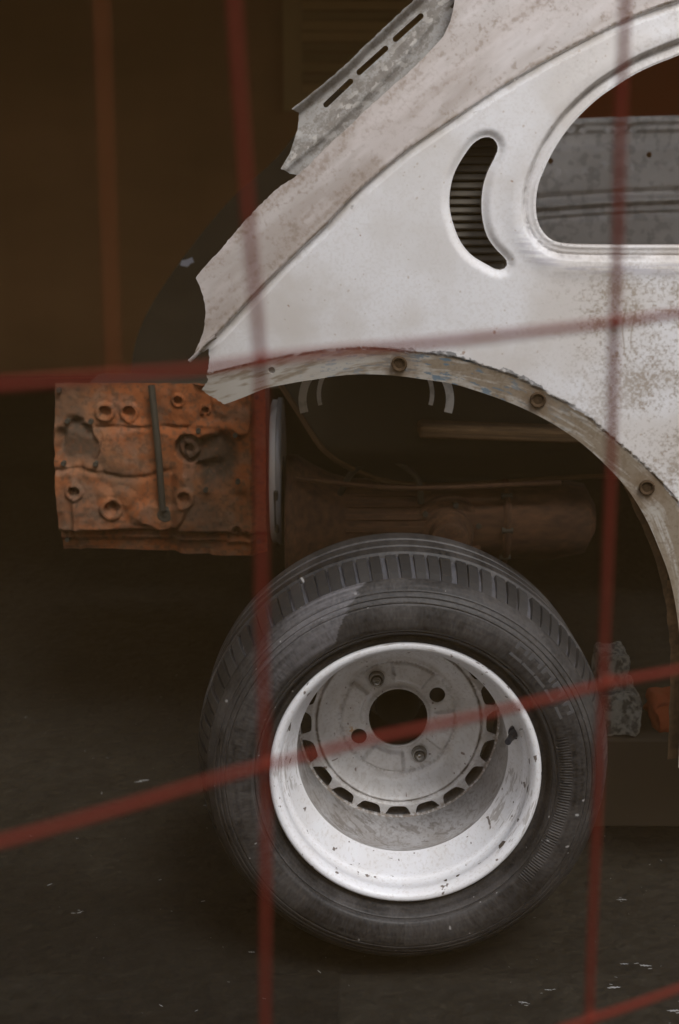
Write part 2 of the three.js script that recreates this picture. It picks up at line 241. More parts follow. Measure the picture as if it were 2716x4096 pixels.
const body = thing('car_body', 'stripped white rounded car body shell with dirty bare wheel arch and no glass', 'car body');
{
  const top = straight([[1.05, 0.2], [1.05, 1.43]], 0.02);
  const seamR = curve(S, 0.010).reverse();
  const panelEdge = (x, y, l) => { const h = l / 2; if (Math.abs(segd(S, x, y)) - h < 0.015) return 0.0048; if (dWin(x, y) - h < 0.026) return 0.0048; if (dVent(x, y) - h < 0.018) return 0.005; if (y < 0.9 && Math.abs(segd(PAINT, x, y)) - h < 0.006) return 0.005; return 0.016; };
  const outline = [...jag(straight(LEFT, 0.004).slice(0, -1), 0.0016), ...archC, ...straight([[0.53, 0.2], [1.05, 0.2]], 0.02).slice(1), ...top.slice(1), ...seamR.slice(1, -1)];
  const boltHole = circle(BOLTS[0][0], BOLTS[0][1], 0.0055, 16);
  part('quarter_panel', sheet(outline, [winC.slice(0, -1), ventC.slice(0, -1), boltHole], zPanel, { edge: panelEdge, thick: 0.0026, uv: bodyUV }), bodyMat, body);
  const edgeC = jag([...straight(EDGE.slice(0, 12), 0.005).slice(0, -1), ...curve(EDGE.slice(11), 0.008)], 0.0016), right = straight([[1.05, 1.64], [1.05, 1.43]], 0.008);
  edgeC[0] = S[0]; edgeC[edgeC.length - 1] = [1.05, 1.64];
  part('rear_deck_panel', sheet([...edgeC.slice(0, -1), ...right.slice(0, -1), ...seamR.slice(0, -1)], [], zDeck, { edge: (x, y, l) => { const s = Math.abs(segd(S, x, y)) - l / 2; return s < 0.010 ? 0.005 : 0.014; }, uv: bodyUV }), bodyMat, body).userData.label = 'grimy strip above the seam with a torn edge';
  const slatMat = std(0.08, 0.068, 0.052, 0.8);
  { const pos = [], ix = []; edgeC.forEach(([x, y], i) => { const z = zDeck(x, y), d = 0.010 + 0.004 * noise(i * 0.3, 2); pos.push(x, y, z - 0.0004, x + 0.004, y - 0.004, z - d); if (i) { const a = 2 * i; ix.push(a - 2, a, a - 1, a, a + 1, a - 1); } }); const g = new THREE.BufferGeometry(); g.setAttribute('position', new THREE.Float32BufferAttribute(pos, 3)); g.setAttribute('uv', new THREE.Float32BufferAttribute(edgeC.flatMap(p => [...bodyUV(...p), ...bodyUV(...p)]), 2)); g.setIndex(ix); g.computeVertexNormals(); part('folded_edge', g, bodyMat, body); }
  // returned edge of the crescent vent and the dark duct behind it
  const ring = (C, depth, inset = 0) => { const pos = [], ix = []; C.forEach(([x, y], i) => { const z = zPanel(x, y); pos.push(x, y, z - 0.0005, x, y, z - depth); if (i) { const a = 2 * i; ix.push(a - 2, a - 1, a, a, a - 1, a + 1); } }); const g = new THREE.BufferGeometry(); g.setAttribute('position', new THREE.Float32BufferAttribute(pos, 3)); g.setIndex(ix); g.computeVertexNormals(); return g; };
  part('vent_return', ring(ventC, 0.014), std(0.16, 0.14, 0.115, 0.8), body);
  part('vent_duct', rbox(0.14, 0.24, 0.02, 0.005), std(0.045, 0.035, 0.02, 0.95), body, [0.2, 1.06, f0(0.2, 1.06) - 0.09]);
  for (let k = 0; k < 17; k++) part('vent_slat', rbox(0.10, 0.005, 0.010, 0.002), slatMat, body, [0.195, 0.966 + k * 0.0118, f0(0.195, 1.06) - 0.062], [0.9, 0, 0]);
  part('window_return', ring(winC, 0.014), bodyMat, body);
  // perforated gutter of the engine lid opening
  const BR = [[0.29, 1.56], [0.22, 1.45], [0.1106, 1.3483], [0.0769, 1.3185], [0.0403, 1.286], [0.0059, 1.2533], [-0.0289, 1.2258], [-0.0727, 1.1924], [-0.0614, 1.1867], [-0.0642, 1.1618], [-0.0763, 1.1279], [-0.0899, 1.1046], [-0.0765, 1.0976], [-0.0617, 1.0945]];
  const BRlow = [[-0.0617, 1.0945], [-0.006, 1.129], [0.032, 1.163], [0.074, 1.201], [0.118, 1.238], [0.148, 1.267], [0.168, 1.29], [0.182, 1.315], [0.19, 1.345], [0.2, 1.41], [0.24, 1.48], [0.31, 1.55], [0.29, 1.56]];
  const TOP = BR.slice(0, 8).reverse();
  const zBr = (x, y) => { const d = -segd(TOP, x, y), m = segd([[-0.09, 1.085], [0.0, 1.16], [0.1, 1.255], [0.16, 1.33]], x, y); return f0(x, y) - 0.095 + 0.012 * gauss(d, 0.007) - 0.005 * ss(0.006, 0.014, d) + 0.006 * gauss(m - 0.012, 0.007) + 0.007 * ss(0.028, 0.046, d) + 0.005 * (fbm(x * 60, y * 60, 2) - 0.5) * gauss(m - 0.02, 0.016); };
  const slot = ([a, b], w = 0.0042) => { const t = Math.atan2(b[1] - a[1], b[0] - a[0]), o = []; for (let k = 0; k <= 8; k++) { const q = t + Math.PI / 2 + k / 8 * Math.PI; o.push([a[0] + w * Math.cos(q), a[1] + w * Math.sin(q)]); } for (let k = 0; k <= 8; k++) { const q = t - Math.PI / 2 + k / 8 * Math.PI; o.push([b[0] + w * Math.cos(q), b[1] + w * Math.sin(q)]); } return o; };
  const SL = [[[-0.0207, 1.1990], [0.0166, 1.2327]], [[0.0296, 1.2459], [0.0689, 1.2797]], [[0.0837, 1.2933], [0.1211, 1.3255]]];
  const brTex = tex(900, 900, (u, v) => {
    const x = u * 0.5 - 0.12, y = v * 0.5 + 1.07, px = x * 0.74 + y * 0.67, py = -x * 0.67 + y * 0.74;
    const m = segd([[-0.09, 1.085], [0.0, 1.16], [0.1, 1.255], [0.16, 1.33]], x, y), g = fbm(px * 70, py * 160, 4), h = fbm(x * 22, y * 22, 3);
    let c = [0.37, 0.355, 0.335]; const put = (k, q) => { k = clamp(k); c = c.map((a, i) => mix(a, q[i], k)); };
    const fg = fbm(x * 420, y * 420, 3); put(ss(0.35, 0.8, h) * 0.5, [0.22, 0.205, 0.185]); put(ss(0.42, 0.72, 0.6 * g + 0.4 * fg + 0.14 * gauss(m - 0.02, 0.02)) * 0.6, [0.14, 0.115, 0.09]);
    put(ss(0.56, 0.66, fbm(px * 90 + 9, py * 130, 3)) * gauss(m - 0.014, 0.016) * 0.8, [0.5, 0.47, 0.43]); return c;
  });
  part('gutter_bracket', sheet([...jag(straight(BR, 0.006), 0.0012), ...curve(BRlow, 0.006).slice(1, -1)], SL.map(s => slot(s)), zBr, { edge: 0.006, uv: (x, y) => [(x + 0.12) / 0.5, (y - 1.07) / 0.5] }), new THREE.MeshStandardMaterial({ map: brTex, roughness: 0.7 }), body).userData.label = 'grey slotted gutter with filler smears';
  // torn tail where the seam ends
  part('torn_strip', tube([[-0.1875, 0.8595, -0.330], [-0.205, 0.8455, -0.343], [-0.2225, 0.826, -0.353], [-0.232, 0.8165, -0.36]], 0.0032, 16, 6), bodyMat, body);
  // captive nuts on the flange
  const nut = (() => { const g = latheZ(smoothProfile([[0.0118, -0.006], [0.0115, 0.0005], [0.0104, 0.0016], [0.0088, 0.0012], [0.0076, -0.0006], [0.0066, -0.0016], [0.0035, -0.0012], [0.0005, -0.0014]], 24), 20); return g; })();
  const nutMat = new THREE.MeshPhysicalMaterial({ color: new THREE.Color(0.06, 0.038, 0.022), roughness: 0.95, specularIntensity: 0.2 });
  for (const [x, y] of BOLTS.slice(1)) part('wing_bolt', nut, nutMat, body, [x, y, zPanel(x, y) + 0.0032], [0.12, -0.15, 0]);
  part('wing_bolt', nut, std(0.5, 0.48, 0.45, 0.5, { metalness: 0.6 }), body, [BOLTS[0][0], BOLTS[0][1] - 0.001, zPanel(...BOLTS[0]) - 0.006]).scale.setScalar(0.55);
  // inner lip of the wheel housing, dirty, just inside the arch
  const lipOut = archC.filter(p => p[0] > 0.38).map(p => [p[0] + 0.012, p[1] + 0.006]), lipIn = archC.filter(p => p[0] > 0.38).map((p, i) => [p[0] - 0.011 * ss(0.40, 0.47, p[0]) + 0.0025 * (noise(i * 0.8, 3) - 0.5), p[1] + 0.002]);
  part('wheel_housing_lip', sheet([...lipOut, ...lipIn.reverse()], [], (x, y) => f0(x, y) - 0.034, { edge: 0.008, uv: (x, y) => [x * 2, y * 2] }), new THREE.MeshStandardMaterial({ map: rustTex, color: 0xffffff, roughness: 0.85 }), body);
  // wheel housing and underbody seen through the arch
  const traySheet = curve([[-0.12, 0.74], [-0.066, 0.66], [-0.0349, 0.6154], [0.02, 0.565], [0.0769, 0.532], [0.15, 0.521], [0.26, 0.523], [0.3728, 0.5336], [0.55, 0.545], [0.95, 0.55]], 0.02);
  const trayZ = (x, y) => -0.64 - 0.10 * ss(0.62, 0.52, y) - 0.05 * ss(0.0, -0.1, x) + 0.006 * (fbm(x * 14, y * 14, 3) - 0.5);
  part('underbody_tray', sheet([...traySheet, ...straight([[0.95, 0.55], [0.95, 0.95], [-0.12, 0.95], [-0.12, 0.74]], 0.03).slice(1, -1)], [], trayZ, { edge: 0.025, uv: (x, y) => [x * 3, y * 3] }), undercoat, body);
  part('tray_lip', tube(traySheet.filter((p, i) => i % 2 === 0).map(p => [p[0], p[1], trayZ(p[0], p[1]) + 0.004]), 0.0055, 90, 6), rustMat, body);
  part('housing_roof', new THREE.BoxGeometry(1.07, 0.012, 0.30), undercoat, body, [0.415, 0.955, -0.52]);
  part('cross_member', rbox(0.80, 0.024, 0.06, 0.008), rustMat, body, [0.537, 0.640, -0.615], [0, 0, -0.035]);
  // pale hoop under the top of the arch
  const hoopMat = new THREE.MeshStandardMaterial({ map: greyTex, roughness: 0.85 });
  const arcPts = (rx, ry, n = 40) => Array.from({ length: n + 1 }, (_, i) => { const t = -0.22 + (Math.PI + 0.44) * i / n; return [0.060 + rx * Math.cos(t), 0.735 + ry * Math.sin(t)]; });
  part('arch_hoop', sheet([...arcPts(0.127, 0.10), ...arcPts(0.114, 0.086).reverse()], [], (x, y) => -0.45 - 0.1 * (0.8 - y), { edge: 0.012, thick: 0.004 }), hoopMat, body);
  part('arch_hoop', sheet([...arcPts(0.098, 0.085), ...arcPts(0.091, 0.078).reverse()], [], (x, y) => -0.50 - 0.1 * (0.8 - y), { edge: 0.012, thick: 0.004 }), hoopMat, body);
  // far side of the tail, dark, beyond the torn edge
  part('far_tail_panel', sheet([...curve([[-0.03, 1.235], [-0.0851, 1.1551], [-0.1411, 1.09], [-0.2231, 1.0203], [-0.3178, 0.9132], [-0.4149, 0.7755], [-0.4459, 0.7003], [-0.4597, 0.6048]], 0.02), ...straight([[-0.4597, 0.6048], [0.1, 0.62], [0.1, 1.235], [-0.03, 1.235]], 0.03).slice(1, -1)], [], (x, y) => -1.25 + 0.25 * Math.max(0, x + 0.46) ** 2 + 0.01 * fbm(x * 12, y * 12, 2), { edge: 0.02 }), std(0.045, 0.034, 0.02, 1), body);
  part('glint_tab', sheet([[-0.334, 0.882], [-0.318, 0.879], [-0.312, 0.886], [-0.304, 0.888], [-0.309, 0.898], [-0.322, 0.893], [-0.331, 0.892]], [], (x, y) => -1.18 - 0.5 * (y - 0.885), { edge: 0.008 }), std(0.22, 0.22, 0.25, 0.6), body);  // pale bluish scrap added in place of a small reflection
  part('axle_tube', latheZ([[0.035, -0.7], [0.035, -0.27]], 24), undercoat, body, [0.0926, 0.28, 0]);
  // far inner side wall, pressed in steps, seen through the window opening
  const farZ = (x, y) => { const c = y + 0.10 * Math.max(0, 0.85 - x) ** 2 * (y < 1.1 ? 1 : 0.4); const wav = 0.008 * ss(0.55, 0.57, x) * (1 - ss(0.60, 0.63, x)) + 0.008 * ss(0.68, 0.72, x) * (1 - ss(0.76, 0.8, x)); return -1.35 + 0.012 * gauss(c - 1.172, 0.006) + 0.006 * gauss(c - 1.156, 0.004) + 0.02 * ss(1.132, 1.115, c) + 0.010 * ss(1.085 + wav, 1.079 + wav, c) - 0.014 * gauss(c - 1.028, 0.007) + 0.02 * ss(1.022, 1.012, c) - 0.016 * gauss(c - 1.000, 0.006) - 0.012 * gauss(c - 0.984, 0.005); };
  part('far_inner_side', sheet([...straight([[0.2, 0.5], [1.3, 0.5]], 0.03), ...straight([[1.3, 0.5], [1.3, 1.186]], 0.03).slice(1), ...curve([[1.3, 1.186], [0.9, 1.187], [0.7, 1.184], [0.5, 1.178], [0.2, 1.16]], 0.02).slice(1), ...straight([[0.2, 1.16], [0.2, 0.5]], 0.03).slice(1, -1)], [circle(0.667, 1.103, 0.006, 10), circle(0.455, 1.09, 0.006, 10)], farZ, { edge: (x, y) => y > 0.955 && y < 1.035 ? 0.0075 : 0.016, uv: (x, y) => [x, y] }), greyMat, body).userData.label = 'grey far inner side wall with pressed ridges';
}

// ---------------------------------------------------------------- road wheel
const wheel = thing('road_wheel', 'wide white deep dish steel wheel with dusty black tyre below the wheel arch', 'wheel', [0.0926, 0.29, 0]);
wheel.rotation.x = -5 * Math.PI / 180;
{
  const rimTex = tex(2048, 512, (u, v) => { // u round the rim, v from the lip into the barrel
    const arc = u * 1.15, n = fbm(arc * 30, v * 5, 4), g = fbm(arc * 330, v * 75, 3), ch = fbm(arc * 90, v * 18 + 3, 3);
    let c = [0.66, 0.655, 0.665]; const put = (k, q) => { k = clamp(k); c = c.map((x, i) => mix(x, q[i], k)); };
    put(ss(0.35, 0.8, n) * 0.3, [0.55, 0.52, 0.49]); put(ss(0.5, 0.85, g) * 0.4, [0.42, 0.37, 0.32]);
    put(ss(0.79, 0.82, ch) * 0.9, [0.08, 0.055, 0.04]);
    put(ss(0.62, 0.74, fbm(arc * 50 + 7, v * 60, 3)) * ss(0.5, 0.66, fbm(arc * 9, 3, 2)) * 0.6, [0.22, 0.19, 0.16]);
    if (v > 0.683) { const vv = (v - 0.683) * 0.61, q = fbm(arc * 30, vv * 30, 4), h = fbm(arc * 260, vv * 260, 3); c = [0.41, 0.40, 0.40]; put(0.8 * ss(0.3, 0.75, q), [0.30, 0.28, 0.265]); put(ss(0.4, 0.8, h) * 0.55, [0.18, 0.16, 0.135]); put(ss(0.66, 0.7, fbm(arc * 60 + vv * 90, vv * 40 - arc * 20, 3)) * 0.5, [0.12, 0.1, 0.08]); }
    return c;
  });
  const rimMat = new THREE.MeshPhysicalMaterial({ map: rimTex, roughness: 0.5, clearcoat: 0.25, clearcoatRoughness: 0.4 });
  const prof = [...smoothProfile([[0.183, -0.016], [0.189, -0.009], [0.1915, -0.004], [0.191, 0], [0.188, 0.0018], [0.183, 0.0008], [0.1785, -0.005], [0.1765, -0.011], [0.1770, -0.017], [0.1778, -0.024], [0.1775, -0.030], [0.1755, -0.0355], [0.1727, -0.0395], [0.1712, -0.0425]], 60), ...smoothProfile([[0.1707, -0.0440], [0.1685, -0.052], [0.1640, -0.068], [0.1585, -0.084], [0.1560, -0.0905], [0.1552, -0.092]], 26), ...smoothProfile([[0.1560, -0.094], [0.1575, -0.10], [0.1575, -0.12], [0.1575, -0.20], [0.1575, -0.29]], 40)];
  const rim = part('rim', latheZ(prof, 220), rimMat, wheel);
  // chips of paint broken off the lip
  const chipMat = std(0.05, 0.038, 0.028, 0.8);
  const chip = (deg, r, z, w, h, tilt) => { const s = new THREE.Shape(); const n = 7; for (let i = 0; i < n; i++) { const t = i / n * 2 * Math.PI, q = 0.65 + 0.6 * rnd(); (i ? s.lineTo(w * q * Math.cos(t), h * q * Math.sin(t)) : s.moveTo(w * q, 0)); } const g = new THREE.ExtrudeGeometry(s, { depth: 0.0006, bevelEnabled: false }); const t = deg * Math.PI / 180; const o = part('paint_chip', g, chipMat, rim, [r * Math.cos(t), r * Math.sin(t), z]); o.rotation.order = 'ZYX'; o.rotation.set(0, -tilt, t); return o; };
  // disc
  const A0 = 29 * Math.PI / 180, BR_ = 0.0705;
  const zDisc = (x, y) => {
    const r = Math.hypot(x, y), t = Math.atan2(y, x), k = Math.cos(4 * (t - A0));
    let z = -0.254; z += 0.0060 * (1 - ss(0.0475, 0.0525, r));
    z += 0.0080 * ss(-0.12, 0.15, -k) * ss(0.056, 0.062, r) * (1 - ss(0.086, 0.094, r)); // raised lands between the bolt seats
    z += 0.007 * ss(0.0895, 0.0945, r) + 0.030 * ss(0.099, 0.131, r);
    z -= 0.0055 * gauss(r - 0.1300, 0.0022); z -= 0.007 * ss(0.129, 0.1575, r);
    const q = Math.hypot(x + 0.006, y + 0.117); z += 0.0012 * gauss(q - 0.006, 0.0016);
    for (const a of [0, 1, 2, 3]) { const b = Math.hypot(x - BR_ * Math.cos(A0 + a * Math.PI / 2), y - BR_ * Math.sin(A0 + a * Math.PI / 2)); z -= 0.002 * (1 - ss(0.0125, 0.0165, b)); }
    return z;
  };
  const slots = []; for (let k = 0; k < 20; k++) { const c = -Math.PI / 2 + k * Math.PI / 10, pl = (r, da) => [r * Math.cos(c + da), r * Math.sin(c + da)]; slots.push(straight([pl(0.1372, -0.080), pl(0.1362, -0.04), pl(0.1360, 0), pl(0.1362, 0.04), pl(0.1372, 0.080), pl(0.141, 0.105), pl(0.1510, 0.130), pl(0.1538, 0.125), pl(0.1546, 0.05), pl(0.1546, -0.05), pl(0.1538, -0.125), pl(0.1510, -0.130), pl(0.141, -0.105), pl(0.1372, -0.080)], 0.003).slice(0, -1)); }
  const discTex = tex(1024, 1024, (u, v) => {
    const x = u * 0.32 - 0.16, y = v * 0.32 - 0.16, r = Math.hypot(x, y), n = fbm(x * 40, y * 40, 4), g = fbm(x * 330, y * 330, 3), m = noise(x * 240, y * 240);
    let c = [0.69, 0.675, 0.665]; const put = (k, q) => { k = clamp(k); c = c.map((a, i) => mix(a, q[i], k)); };
    put(ss(0.3, 0.8, n) * 0.45, [0.46, 0.43, 0.40]); put(ss(0.45, 0.85, g) * 0.4, [0.40, 0.35, 0.3]);
    put(ss(0.88, 0.92, m) * ss(0.66, 0.75, noise(x * 60, y * 60)) * 0.8, [0.12, 0.06, 0.04]);
    put(gauss(r - 0.1285, 0.0022) * (0.35 + 0.6 * ss(0.4, 0.6, n)), [0.2, 0.17, 0.14]); put(gauss(r - 0.091, 0.003) * 0.4 * ss(0.4, 0.6, g), [0.3, 0.27, 0.24]);
    put(ss(0.146, 0.153, r) * ss(0.35, 0.6, g) * 0.7, [0.26, 0.2, 0.15]);
    const d = Math.hypot(x + 0.0735, y + 0.0235); put(gauss(d, 0.006) * ss(0.4, 0.6, g) * 0.9, [0.5, 0.27, 0.05]);
    return c;
  });
  const discMat = new THREE.MeshPhysicalMaterial({ map: discTex, roughness: 0.5, clearcoat: 0.25, clearcoatRoughness: 0.4 });
  const holes = [circle(0, 0, 0.0465, 64), ...[0, 1, 2, 3].map(a => circle(BR_ * Math.cos(A0 + a * Math.PI / 2), BR_ * Math.sin(A0 + a * Math.PI / 2), 0.0125, 24)), ...slots];
  part('disc', sheet(circle(0, 0, 0.1573, 160), holes, zDisc, { edge: 0.0052, thick: 0.004, uv: (x, y) => [(x + 0.16) / 0.32, (y + 0.16) / 0.32] }), discMat, wheel);
  const steel = std(0.30, 0.29, 0.27, 0.25, { metalness: 0.9 });
  for (const a of [1, 3]) {
    const b = part('wheel_bolt', latheZ(smoothProfile([[0.0117, -0.035], [0.0117, -0.004], [0.0112, -0.001], [0.0095, 0.0005], [0.0085, 0.0002], [0.0078, -0.003], [0.0074, 0.002], [0.006, 0.0065], [0.0035, 0.0085], [0.0002, 0.009]], 40), 24), steel, wheel, [BR_ * Math.cos(A0 + a * Math.PI / 2), BR_ * Math.sin(A0 + a * Math.PI / 2), -0.243]);
    b.userData.label = 'shiny domed wheel bolt';
  }
  part('brake_drum', latheZ([[0.055, -0.4], [0.055, -0.285], [0.06, -0.28], [0.12, -0.28], [0.125, -0.285], [0.125, -0.36]], 60), std(0.03, 0.025, 0.02, 0.9), wheel);
  const va = 14 * Math.PI / 180, vr = 0.1655;
  const valve = part('valve_stem', mergeGeometries([new THREE.CylinderGeometry(0.0095, 0.0105, 0.005, 20), new THREE.CylinderGeometry(0.005, 0.007, 0.018, 16).translate(0, 0.010, 0), new THREE.CylinderGeometry(0.0046, 0.0046, 0.016, 16).translate(0, 0.026, 0)]), std(0.016, 0.02, 0.03, 0.4), wheel, [vr * Math.cos(va), vr * Math.sin(va), -0.062]);
  valve.quaternion.setFromUnitVectors(new THREE.Vector3(0, 1, 0), new THREE.Vector3(-0.42 * Math.cos(va), -0.42 * Math.sin(va), 0.9).normalize());
  chip(-38, 0.1775, -0.008, 0.004, 0.009, 0.9); chip(-24, 0.1772, -0.009, 0.003, 0.0035, 0.9); chip(158, 0.1772, -0.009, 0.0028, 0.009, 0.9); chip(162, 0.173, -0.04, 0.002, 0.005, 0.3); chip(-70, 0.1762, -0.014, 0.002, 0.003, 1.2); chip(-64, 0.1762, -0.014, 0.0018, 0.003, 1.2); chip(-96, 0.162, -0.077, 0.0016, 0.004, 0.5); chip(-53, 0.161, -0.08, 0.002, 0.003, 0.5); chip(-9, 0.1768, -0.012, 0.0022, 0.008, 1); chip(5, 0.1768, -0.012, 0.0018, 0.006, 1);

  // tyre
  const T = [[0.178, -0.03], [0.1845, -0.014], [0.1895, -0.010], [0.1935, -0.0105], [0.199, -0.0095], [0.2035, -0.002], [0.2065, 0.0075], [0.2105, 0.0130], [0.2115, 0.0122], [0.2125, 0.0145], [0.216, 0.019], [0.230, 0.0215], [0.243, 0.0205], [0.2515, 0.018], [0.2522, 0.0165], [0.253, 0.0176], [0.259, 0.0145], [0.2596, 0.013], [0.2604, 0.0138], [0.266, 0.0095], [0.2666, 0.008], [0.2674, 0.0086], [0.273, 0.003], [0.2785, -0.0045], [0.281, -0.0105], [0.2785, -0.012]];
  const shoulder = [[0.2785, -0.013], [0.2835, -0.03], [0.2880, -0.05], [0.2915, -0.072], [0.2930, -0.086]];
  const crown = []; for (const [z0, z1] of [[-0.094, -0.132], [-0.141, -0.180], [-0.189, -0.228]]) crown.push([0.2935, z0 + 0.001], [0.3000, z0], [0.3008, z0 - 0.003], [0.3012, (z0 + z1) / 2], [0.3006, z1 + 0.003], [0.2998, z1], [0.2925, z1 - 0.001]);
  const rear = [[0.292, -0.236], [0.298, -0.237], [0.294, -0.255], [0.284, -0.268], [0.26, -0.285], [0.23, -0.292], [0.2, -0.28], [0.178, -0.25]];
  const tp = [...smoothProfile(T, 130), ...smoothProfile(shoulder, 16), ...crown, ...smoothProfile(rear, 30)];
  const rAt = v => tp[Math.min(tp.length - 1, Math.round(v * (tp.length - 1)))][0];
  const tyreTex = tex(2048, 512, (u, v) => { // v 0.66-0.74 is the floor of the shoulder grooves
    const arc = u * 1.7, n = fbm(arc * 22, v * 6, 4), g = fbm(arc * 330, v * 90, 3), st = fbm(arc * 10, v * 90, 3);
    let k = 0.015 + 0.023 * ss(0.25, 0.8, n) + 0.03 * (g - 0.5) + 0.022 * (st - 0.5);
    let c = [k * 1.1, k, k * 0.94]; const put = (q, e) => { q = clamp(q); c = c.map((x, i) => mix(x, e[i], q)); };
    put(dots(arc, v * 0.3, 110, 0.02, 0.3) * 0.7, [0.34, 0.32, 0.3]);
    if (v > 0.655 && v < 0.742) put(0.5 + 0.6 * (g - 0.4), [0.09, 0.09, 0.10]);  // groove floors tinted lighter: sky reflection painted into the rubber colour
    if (v > 0.1 && v < 0.655) { // lighter grey patch on the upper sidewall, with a clean edge
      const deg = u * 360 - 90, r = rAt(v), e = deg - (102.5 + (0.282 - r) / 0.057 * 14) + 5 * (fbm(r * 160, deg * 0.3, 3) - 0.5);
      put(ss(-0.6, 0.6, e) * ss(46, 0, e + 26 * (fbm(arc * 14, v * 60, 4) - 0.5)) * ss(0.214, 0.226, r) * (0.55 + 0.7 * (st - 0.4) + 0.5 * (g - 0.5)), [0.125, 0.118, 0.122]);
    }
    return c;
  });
  const tyreBump = tex(2048, 512, (u, v) => {
    const arc = u * 1.7, deg = (u * 360 + 270) % 360, r = rAt(v); let h = 0.5 + 0.3 * (fbm(arc * 300, v * 70, 2) - 0.5) + 0.25 * (fbm(arc * 12, v * 140, 3) - 0.5);
    if (v < 0.6 && (deg > 318 || deg < 16) && r > 0.214 && r < 0.232) h += 0.22 * Math.sign(Math.sin(arc * 1300));
    return h;
  }, false);
  const barMat = std(0.046, 0.044, 0.044, 0.65);
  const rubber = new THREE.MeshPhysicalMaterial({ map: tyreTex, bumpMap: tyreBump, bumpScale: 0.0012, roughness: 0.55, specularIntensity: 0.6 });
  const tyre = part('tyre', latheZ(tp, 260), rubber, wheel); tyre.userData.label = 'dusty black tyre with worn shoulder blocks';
  // worn raised bars moulded on the sidewall
  for (const [deg, w] of [[50, 0.020], [44, 0.022], [38, 0.020], [32, 0.020], [25, 0.018]]) {
    const o = new THREE.Shape([[-0.011, -w / 2], [0.011, -w / 2], [0.011, w / 2], [-0.011, w / 2]].map(p => new THREE.Vector2(...p))); o.holes.push(new THREE.Path([[-0.0075, -w / 3.4], [0.0075, -w / 3.4], [0.0075, w / 3.4], [-0.0075, w / 3.4]].map(p => new THREE.Vector2(...p))));
    const t = deg * Math.PI / 180, m = part('raised_bar', new THREE.ExtrudeGeometry(o, { depth: 0.0008, bevelSize: 0.0009, bevelThickness: 0.0009, bevelSegments: 2 }), barMat, tyre, [0.240 * Math.cos(t), 0.240 * Math.sin(t), 0.0192]); m.rotation.order = 'ZYX'; m.rotation.set(0, 0.09, t);
  }
  // shoulder blocks, one by one
  const n = 92, pitch = 2 * Math.PI / n, bp = [[0.2800, -0.010], [0.2865, -0.026], [0.2925, -0.048], [0.2968, -0.068], [0.2985, -0.084]];
  const block = (() => {
    const pos = [], ix = [], m = bp.length, cols = [-0.41, -0.37, 0.35, 0.39];
    bp.forEach(([r, z], j) => cols.forEach((c, i) => { const rr = i === 0 || i === 3 ? r - 0.006 : r, a = (c + 0.10 * j / m) * pitch; pos.push(rr * Math.cos(a), rr * Math.sin(a), z); }));
    for (let j = 0; j + 1 < m; j++) for (let i = 0; i < 3; i++) { const a = j * 4 + i; ix.push(a, a + 4, a + 1, a + 1, a + 4, a + 5); }
    const e = pos.length / 3; for (const j of [0, m - 1]) for (const i of [1, 2]) { const [r, z] = bp[j], a = (cols[i] + 0.10 * j / m) * pitch; pos.push((r - 0.007) * Math.cos(a), (r - 0.007) * Math.sin(a), z); }
    ix.push(e, 1, e + 1, e + 1, 1, 2); const q = (m - 1) * 4; ix.push(e + 2, e + 3, q + 1, q + 1, e + 3, q + 2);
    const g = new THREE.BufferGeometry(); g.setAttribute('position', new THREE.Float32BufferAttribute(pos, 3)); g.setIndex(ix); const h = g.toNonIndexed(); h.computeVertexNormals(); return h;
  })();
  const blockMats = [0.018, 0.023, 0.03].map(k => std(k * 1.05, k, k * 0.97, 0.45));
  for (let k = 0; k < n; k++) part('tread_block', block, blockMats[Math.floor(rnd() * 3)], tyre, [0, 0, 0], [0, 0, (k + 0.22 * (rnd() - 0.5)) * pitch]).scale.set(1, 1, 1 + 0.05 * rnd());
}

